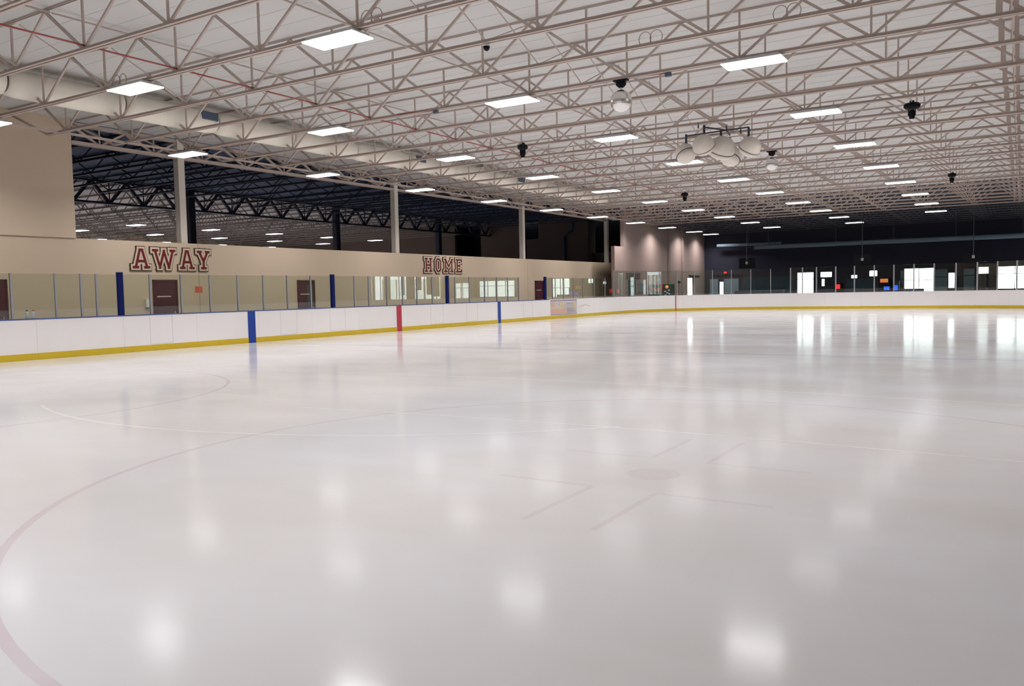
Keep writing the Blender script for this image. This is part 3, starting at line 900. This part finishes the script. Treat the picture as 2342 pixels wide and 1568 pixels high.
# ------------------------------------------------------------------ things hung from the joists
def mirror_ball(x, y, r, label):
    t = thing('mirror_ball', label, 'mirror ball', (x, y, ZB - 0.01), group='mirror balls')
    m_ = put('motor', lathe('motor', [(0.05, 0.0), (0.11, -0.02), (0.11, -0.10), (0.06, -0.15)], M['black'], 14), t)
    put('mount_plate', boxes('mount_plate', [(-0.16, 0.16, -0.06, 0.06, -0.02, 0.01)], M['black']), m_)
    put('chain', bars('chain', [((0, 0, -0.15), (0, 0, -0.2), 0.015, 0.015)], M['steel']), t)
    prof = [(max(0.02, r * math.sin(math.pi * i / 16)), -0.2 - r + r * math.cos(math.pi * i / 16)) for i in range(17)]
    put('ball', lathe('ball', prof, M['mirror'], 28, 'z', smooth=False), t)
mirror_ball(-7.34, 16.45, 0.235, 'large silver mirror ball hanging nearer the viewer')
mirror_ball(-7.08, 27.9, 0.215, 'small distant silver mirror ball right of the speaker cluster')

def spot(x, y, label, wide=False):
    t = thing('stage_light', label, 'stage light', (x, y, ZB - 0.01), group='black stage lights')
    w = 0.19 if wide else 0.16
    put('base_box', lathe('base_box', [(w * 0.8, 0.0), (w, -0.03), (w, -0.10), (w * 0.75, -0.14)], M['black'], 14), t)
    put('clamp', boxes('clamp', [(-0.05, 0.05, -0.04, 0.04, -0.01, 0.06)], M['black']), t)
    ya = Y0 + JP * math.floor((y - Y0) / JP) - y
    put('mount_bar', bars('mount_bar', [((0, ya, 0.03), (0, ya + JP, 0.03), 0.03, 0.03)], M['joist']), t)
    put('yoke', boxes('yoke', [(-0.085, -0.065, -0.03, 0.03, -0.3, -0.12), (0.065, 0.085, -0.03, 0.03, -0.3, -0.12)], M['black']), t)
    h = put('lamp_head', lathe('lamp_head', [(0.045, -0.16), (0.065, -0.2), (0.065, -0.36), (0.05, -0.38)], M['black'], 14), t)
    put('front_lens', lathe('front_lens', [(0.04, -0.38), (0.045, -0.395), (0.02, -0.41)], M['mirror'], 14), h)
spot(-12.99, 21.78, 'black stage light left of centre, between two lamp rows')
spot(-2.38, 22.81, 'black stage light at the upper right, nearest of the four', True)
spot(-2.49, 38.22, 'black stage light at the right, farther back')
spot(-13.5, 37.38, 'black stage light far back above the corner of the low wall')

t = thing('camera_dome', 'small black security camera dome on the third visible joist', 'camera', (-8.26, 12.65, ZB))
put('mount', lathe('mount', [(0.05, 0.0), (0.06, -0.05)], M['white'], 12), t)
put('dome', lathe('dome', [(0.06, -0.05), (0.058, -0.08), (0.04, -0.115), (0.015, -0.13)], M['black'], 14), t)
for x, y, lab in ((-12.23, 16.4, 'small grey junction box on a joist left of the mirror ball'), (-6.3, 16.5, 'small grey junction box on a joist right of the mirror ball')):
    t = thing('junction_box', lab, 'box', (x, y, ZB), group='junction boxes')
    put('box_body', boxes('box_body', [(-0.06, 0.06, -0.04, 0.04, -0.08, 0.0)], M['grille']), t)
    put('conduit', bars('conduit', [((-1.2, 0, 0.05), (0, 0, -0.01), 0.02, 0.02)], M['pipe_red']), t)
# coils of spare cable standing on the chords
for i, (x, y, lab) in enumerate(((-9.4, 10.74, 'looped spare cable above the big upper lamp'), (-6.0, 14.55, 'looped spare cable on the joist above the second-row lamp'), (-3.55, 14.55, 'pair of cable loops left of the upper right lamp'),
                                 (-16.4, 10.74, 'looped spare cable near the upper left lamp'))):
    t = thing('cable_loop', lab, 'cable', (x, y, ZB + 0.02), group='cable loops')
    for q in (0, 1):
        put('loop', bars('loop', [((q * 0.22 + 0.12 * math.cos(a * math.pi / 8), 0, 0.13 + 0.13 * math.sin(a * math.pi / 8)), (q * 0.22 + 0.12 * math.cos((a + 1) * math.pi / 8), 0, 0.13 + 0.13 * math.sin((a + 1) * math.pi / 8)), 0.014, 0.014) for a in range(-2, 10)], M['joist']), t)

# ------------------------------------------------------------------ central speaker cluster
t = thing('speaker_frame', 'dark steel cross frame hanging the round speakers from the roof', 'frame', (-7.05, 22.9, 5.88))
for ax, ay in ((-8.27, 23.05), (-7.42, 22.1), (-7.16, 22.75), (-7.20, 23.7), (-6.42, 22.85)):
    put('arm', bars('arm', [((0, 0, 0), (ax + 7.05, ay - 22.9, 0), 0.035, 0.035)], M['dark_steel']), t)
put('drop_rod', bars('drop_rod', [((0, 0, 0), (0, 0, 0.16), 0.03, 0.03), ((-0.55, -0.75, 0), (-0.55, -0.75, 0.14), 0.03, 0.03), ((0.18, 0.75, 0), (0.18, 0.75, 0.14), 0.03, 0.03)], M['dark_steel']), t)
put('mount_bar', bars('mount_bar', [((0, -0.74, 0.13), (0, 1.17, 0.13), 0.03, 0.03)], M['joist']), t)
sp_prof = [(0.04, 0.30), (0.15, 0.28), (0.23, 0.20), (0.265, 0.08), (0.27, 0.0), (0.24, -0.015), (0.25, -0.04), (0.20, -0.11), (0.10, -0.15), (0.03, -0.16)]
sp_me = lathe('shell', sp_prof, M['speaker'], 24)
rim_me = lathe('rim', [(0.272, -0.008), (0.275, 0.008)], M['seam'], 24)
logo_me = lathe('port', [(0.028, 0.0), (0.028, 0.02)], M['black'], 10, 'y')
hang_me = bars('hanger_bracket', [((0, 0, 0.24), (0, 0, 0.60), 0.05, 0.05), ((0, 0, 0.28), (0, 0, 0.34), 0.11, 0.11)], M['dark_steel'])
spk = [(-8.27, 23.05, 5.33, (-0.35, -0.55), 'tilted left'), (-7.42, 22.1, 5.34, (0.75, -0.15), 'nearest, facing the viewer'), (-7.16, 22.75, 5.29, (0.35, 0.45), 'large middle'),
       (-7.20, 23.7, 5.22, (-0.5, 0.2), 'back, half hidden'), (-6.42, 22.85, 5.28, (0.3, 0.6), 'tilted right')]
for x, y, z, (rx, ry), nm in spk:
    s = thing('round_speaker', 'cream round speaker of the hanging cluster, ' + nm, 'speaker', (x, y, z), group='round speakers')
    b = put('shell', sp_me, s)
    b.rotation_euler = (rx, ry, 0)
    k_ = 1.35 if 'middle' in nm else 1.12
    b.scale = (k_, k_, k_)
    put('rim', rim_me, b)
    put('port', logo_me, b, (0.03, -0.25, 0.08))
    put('hanger_bracket', hang_me, s)

# ------------------------------------------------------------------ far lobby: duct, screens, doors, glow
t = thing('lobby_duct', 'long slate blue round duct crossing the dark lobby', 'duct', (0, 66.0, 4.66))
put('duct_run', lathe('duct_run', [(0.17, -18.1), (0.17, 3.0)], M['frost'], 20, 'x'), t)
for x in (-17.0, -12.0, -8.0, -4.0, 0.0):
    put('hanger_strap', bars('hanger_strap', [((x, 0, 0.17), (x, 0, ZD - 4.66), 0.03, 0.03)], M['black_steel']), t)
t = thing('lobby_duct', 'short slate round duct left of the long one in the dark lobby', 'duct', (0, 67.5, 5.0))
put('duct_run', lathe('duct_run', [(0.13, -21.6), (0.13, -16.4)], M['frost'], 16, 'x'), t)
put('hanger_strap', bars('hanger_strap', [((-19, 0, 0.13), (-19, 0, ZD - 5.0), 0.03, 0.03)], M['black_steel']), t)
for x, z, lab in ((-17.1, 3.27, 'black hanging screen at the left of the dark lobby'), (-9.25, 3.24, 'black hanging screen in the middle of the dark lobby'), (-2.66, 3.16, 'black hanging screen at the right of the dark lobby')):
    t = thing('hanging_screen', lab, 'television', (x, 60.39, z), group='hanging screens')
    put('screen', boxes('screen', [(-0.57, 0.57, -0.04, 0.04, -0.34, 0.34)], M['black']), t)
    put('bezel', boxes('bezel', [(-0.6, 0.6, 0.0, 0.03, -0.37, 0.37)], M['black']), t)
    put('pole', bars('pole', [((0, -0.12, 0.1), (0, -0.12, ZB - z + 0.05), 0.05, 0.05)], M['black_steel'], 8), t)
    put('bracket', boxes('bracket', [(-0.08, 0.08, -0.13, -0.04, -0.08, 0.12)], M['steel']), t)
# lobby fittings on the far wall
def fit(name, label, cat, bl, m, parts=(), kind=None):
    sc_ = lambda L: [(a * FK, b * FK, c, d, fz(e), fz(f)) for a, b, c, d, e, f in L]
    t = thing(name, label, cat, (0, YFW, 0))
    put('body', boxes('body', sc_(bl), M[m]), t)
    for nm, b2, m2 in parts:
        put(nm, boxes(nm, sc_(b2), M[m2]), t)
    if kind:
        t['kind'] = kind
fit('door_5', 'pale blue-grey door in the far wall', 'door', [(-3.84, -3.11, -0.05, 0, 0, 2.05)], 'frost', (('transom_panel', [(-3.84, -3.11, -0.05, 0, 2.12, 2.62)], 'frost'), ('door_handle', [(-3.22, -3.18, -0.09, -0.05, 1.0, 1.15)], 'steel')), 'structure')
fit('door_6', 'dark door below a bright transom in the far wall', 'door', [(-2.89, -2.2, -0.05, 0, 0, 2.0)], 'frame', (('door_handle', [(-2.3, -2.26, -0.09, -0.05, 1.0, 1.15)], 'steel'),), 'structure')
fit('wall_panel', 'blue-grey panel between two bright openings of the far wall', 'panel', [(-5.83, -4.95, -0.04, 0, 0.9, 2.62)], 'frost', (('panel_rail', [(-5.83, -4.95, -0.06, -0.04, 2.0, 2.06)], 'frame'),))
fit('spandrel', 'blue-grey sill panel below the widest bright opening', 'panel', [(-8.05, -6.58, 0.02, 0.10, 0.0, 1.14)], 'frost', (('sill_rail', [(-8.05, -6.58, -0.02, 0.02, 1.1, 1.15)], 'frame'),))
fit('exit_sign', 'small glowing red exit sign on the far wall', 'sign', [(-22.62, -22.38, -0.06, 0, 2.78, 2.92)], 'em_red', (('sign_case', [(-22.65, -22.35, -0.05, 0, 2.74, 2.78)], 'black'),))
fit('arcade_machine', 'arcade cabinet with a red glow behind the far glass', 'machine', [(-13.2, -12.55, -0.7, -0.05, 0, 1.7)], 'black', (('screen', [(-13.03, -12.72, -0.71, -0.70, 1.24, 1.6)], 'em_red'),))
fit('arcade_machine', 'arcade cabinet with orange and blue screens behind the far glass', 'machine', [(-9.8, -8.95, -0.7, -0.05, 0, 2.05)], 'black', (('marquee', [(-9.68, -9.1, -0.71, -0.70, 1.68, 1.98)], 'em_orange'), ('screen', [(-9.4, -9.0, -0.71, -0.70, 1.08, 1.35)], 'em_blue')))
fit('drink_cooler', 'drink cooler glowing blue behind the far glass', 'cooler', [(-8.75, -8.3, -0.6, -0.05, 0, 1.8)], 'teal', (('lit_front', [(-8.66, -8.40, -0.61, -0.60, 1.05, 1.45)], 'em_blue'),))
fit('counter', 'dark lobby counter along the far wall', 'counter', [(-21.3, -17.2, -1.2, -0.5, 0, 1.2)], 'frame', (('counter_top', [(-21.35, -17.15, -1.25, -0.45, 1.2, 1.24)], 'frost'),))
t = thing('glazed_partition', 'row of dark blue glazed panels along the left of the far wall', 'partition', (0, YFW, 0))
for i in range(4):
    a = (-20.9 + i * 1.1) * FK
    put('glazed_panel', boxes('glazed_panel', [(a + 0.03, a + 1.1 * FK - 0.03, -0.03, -0.01, 0.0, 2.25)], M['blue_glaze']), t)
    put('panel_post', boxes('panel_post', [(a - 0.03, a + 0.03, -0.05, -0.01, 0.0, 2.3)], M['frame']), t)
put('head_rail', boxes('head_rail', [(-20.9 * FK, -16.5 * FK, -0.05, -0.01, 2.25, 2.32)], M['frame']), t)
fit('glazed_panel', 'dark blue glazed panel left of the red-glowing arcade cabinet', 'panel', [(-14.46, -13.3, -0.03, -0.01, 0.0, 1.38)], 'blue_glaze', (('panel_rail', [(-14.46, -13.3, -0.05, -0.03, 1.34, 1.40)], 'frame'),))
fit('glazed_panel', 'dark blue glazed panel between the red and the orange arcade cabinets', 'panel', [(-12.4, -10.0, -0.03, -0.01, 0.0, 2.0)], 'blue_glaze', (('panel_rail', [(-12.4, -10.0, -0.05, -0.03, 1.97, 2.03)], 'frame'),))
fit('curtain_panel', 'pale teal panel left of the widest bright opening', 'panel', [(-8.28, -8.08, -0.04, -0.01, 0.0, 2.6)], 'frost', (('panel_rail', [(-8.28, -8.08, -0.06, -0.04, 1.9, 1.96)], 'frame'),))
def illegible(name, label, x0, x1, z, h, m, loc, axis):
    """Row of dark letter-sized blocks: lettering too blurred in the photograph to read."""
    t = thing(name, label, 'sign', loc)
    x = x0
    r = random.Random(3)
    while x < x1:
        w = r.uniform(0.09, 0.17)
        hh = h * r.choice((0.7, 0.7, 1.0))
        b = (x, x + w, -0.03, 0, z, z + hh) if axis == 'x' else (0, 0.03, x, x + w, z, z + hh)
        put('letter_block', boxes('letter_block', [b], M[m]), t)
        x += w + 0.04
illegible('wall_lettering', 'row of dark blurred lettering above a dim opening of the far wall', -22.3, -19.7, 2.44, 0.19, 'black', (0, YFW, 0), 'x')
illegible('wall_lettering', 'short row of dark blurred lettering above the bright doorway of the corner', 64.5, 67.0, 2.44, 0.16, 'black', (XM, 0, 0), 'y')
fit('door_7', 'blue-grey double door below blurred lettering', 'door', [(-23.9, -23.15, -0.05, 0, 0, 2.3), (-22.6, -21.3, -0.05, 0, 0, 2.3)], 'frost', (('door_rail', [(-22.6, -21.3, -0.07, -0.05, 1.0, 1.06)], 'steel'),), 'structure')
# mauve wall fittings
t = thing('door_8', 'dark door in the mauve wall beside the low wall end', 'door', (XM, 52.4, 0))
t['kind'] = 'structure'
put('door_leaf', boxes('door_leaf', [(0, 0.04, 0, 1.2, 0, 2.15)], M['teal']), t)
put('door_head', boxes('door_head', [(0, 0.05, -0.3, 2.0, 2.3, 2.65)], M['seam']), t)
put('door_handle', boxes('door_handle', [(0.04, 0.09, 1.05, 1.1, 0.95, 1.15)], M['steel']), t)
t = thing('notice_board', 'pale blue notice board on the mauve wall', 'board', (XM, 54.1, 1.3))
put('board_face', boxes('board_face', [(0, 0.03, 0.03, 1.0, 0.03, 0.65)], M['frost']), t)
put('board_frame', boxes('board_frame', [(0, 0.04, 0, 1.03, 0, 0.03), (0, 0.04, 0, 1.03, 0.65, 0.68), (0, 0.04, 0, 0.03, 0, 0.68), (0, 0.04, 1.0, 1.03, 0, 0.68)], M['alu']), t)
for x, y, m, lab in ((-22.45, 56.2, 'vend_red', 'red vending machine in the far left corner'), (-22.2, 57.75, 'teal', 'dark teal vending machine right of the red one')):
    t = thing('vending_machine', lab, 'machine', (x, y, 0), math.radians(25), group='vending machines')
    put('cabinet', boxes('cabinet', [(-0.44, 0.44, -0.4, 0.4, 0.0, 1.86)], M[m]), t)
    put('display_window', boxes('display_window', [(-0.36, 0.2, -0.415, -0.4, 0.6, 1.75)], M['teal']), t)
    put('coin_panel', boxes('coin_panel', [(0.25, 0.4, -0.415, -0.4, 0.8, 1.4)], M['frame']), t)
    if m == 'teal':
        put('logo_spot', lathe('logo_spot', [(0.12, -0.425), (0.12, -0.415)], M['em_orange'], 14, 'y'), t, (-0.1, 0, 1.65))
        for q, (a, z) in enumerate(((-0.30, 1.28), (-0.02, 1.36), (-0.28, 1.0), (0.0, 1.1), (-0.15, 1.18))):
            put('lit_label', boxes('lit_label', [(a, a + 0.14, -0.42, -0.415, z, z + 0.1)], M['label']), t)
    else:
        put('front_panel', boxes('front_panel', [(-0.34, 0.34, -0.42, -0.415, 1.35, 1.6)], M['red']), t)
t = thing('floor_stand', 'slim dark stand with a round head by the mauve wall', 'stand', (-22.7, 61.4, 0))
put('stand_pole', bars('stand_pole', [((0, 0, 0), (0, 0, 1.95), 0.05, 0.05)], M['frame'], 8), t)
put('stand_head', lathe('stand_head', [(0.05, 1.9), (0.16, 1.97), (0.16, 2.1), (0.05, 2.16)], M['frame'], 12), t)
put('stand_base', lathe('stand_base', [(0.2, 0.0), (0.2, 0.03)], M['frame'], 14), t)

# ------------------------------------------------------------------ small things near the tan wall
t = thing('paper_notice', 'orange-red paper notice on the tan wall right of the AWAY door', 'notice', (XW, 18.58, 1.70))
put('sheet', boxes('sheet', [(0, 0.004, 0, 0.30, 0, 0.22)], M['orange']), t)
t = thing('wall_dispenser', 'small white dispenser box beside the AWAY door', 'dispenser', (XW, 16.62, 1.2))
put('case', boxes('case', [(0, 0.1, 0, 0.16, 0.05, 0.32)], M['white']), t)
put('spout', boxes('spout', [(0.02, 0.08, 0.05, 0.11, 0, 0.05)], M['frost']), t)
for y, m, lab in ((11.50, 'green', 'white drink bottle with a dark cap on the blue rail'), (11.66, 'red', 'white drink bottle with a red cap on the blue rail')):
    t = thing('drink_bottle', lab, 'bottle', (XL - 0.16, y, ZBT + 0.03), group='drink bottles')
    put('bottle_body', lathe('bottle_body', [(0.038, 0.0), (0.042, 0.01), (0.042, 0.10), (0.036, 0.12), (0.042, 0.14), (0.040, 0.17), (0.03, 0.185)], M['white'], 16), t)
    put('bottle_cap', lathe('bottle_cap', [(0.033, 0.185), (0.033, 0.205), (0.012, 0.215), (0.012, 0.235)], M[m], 14), t)
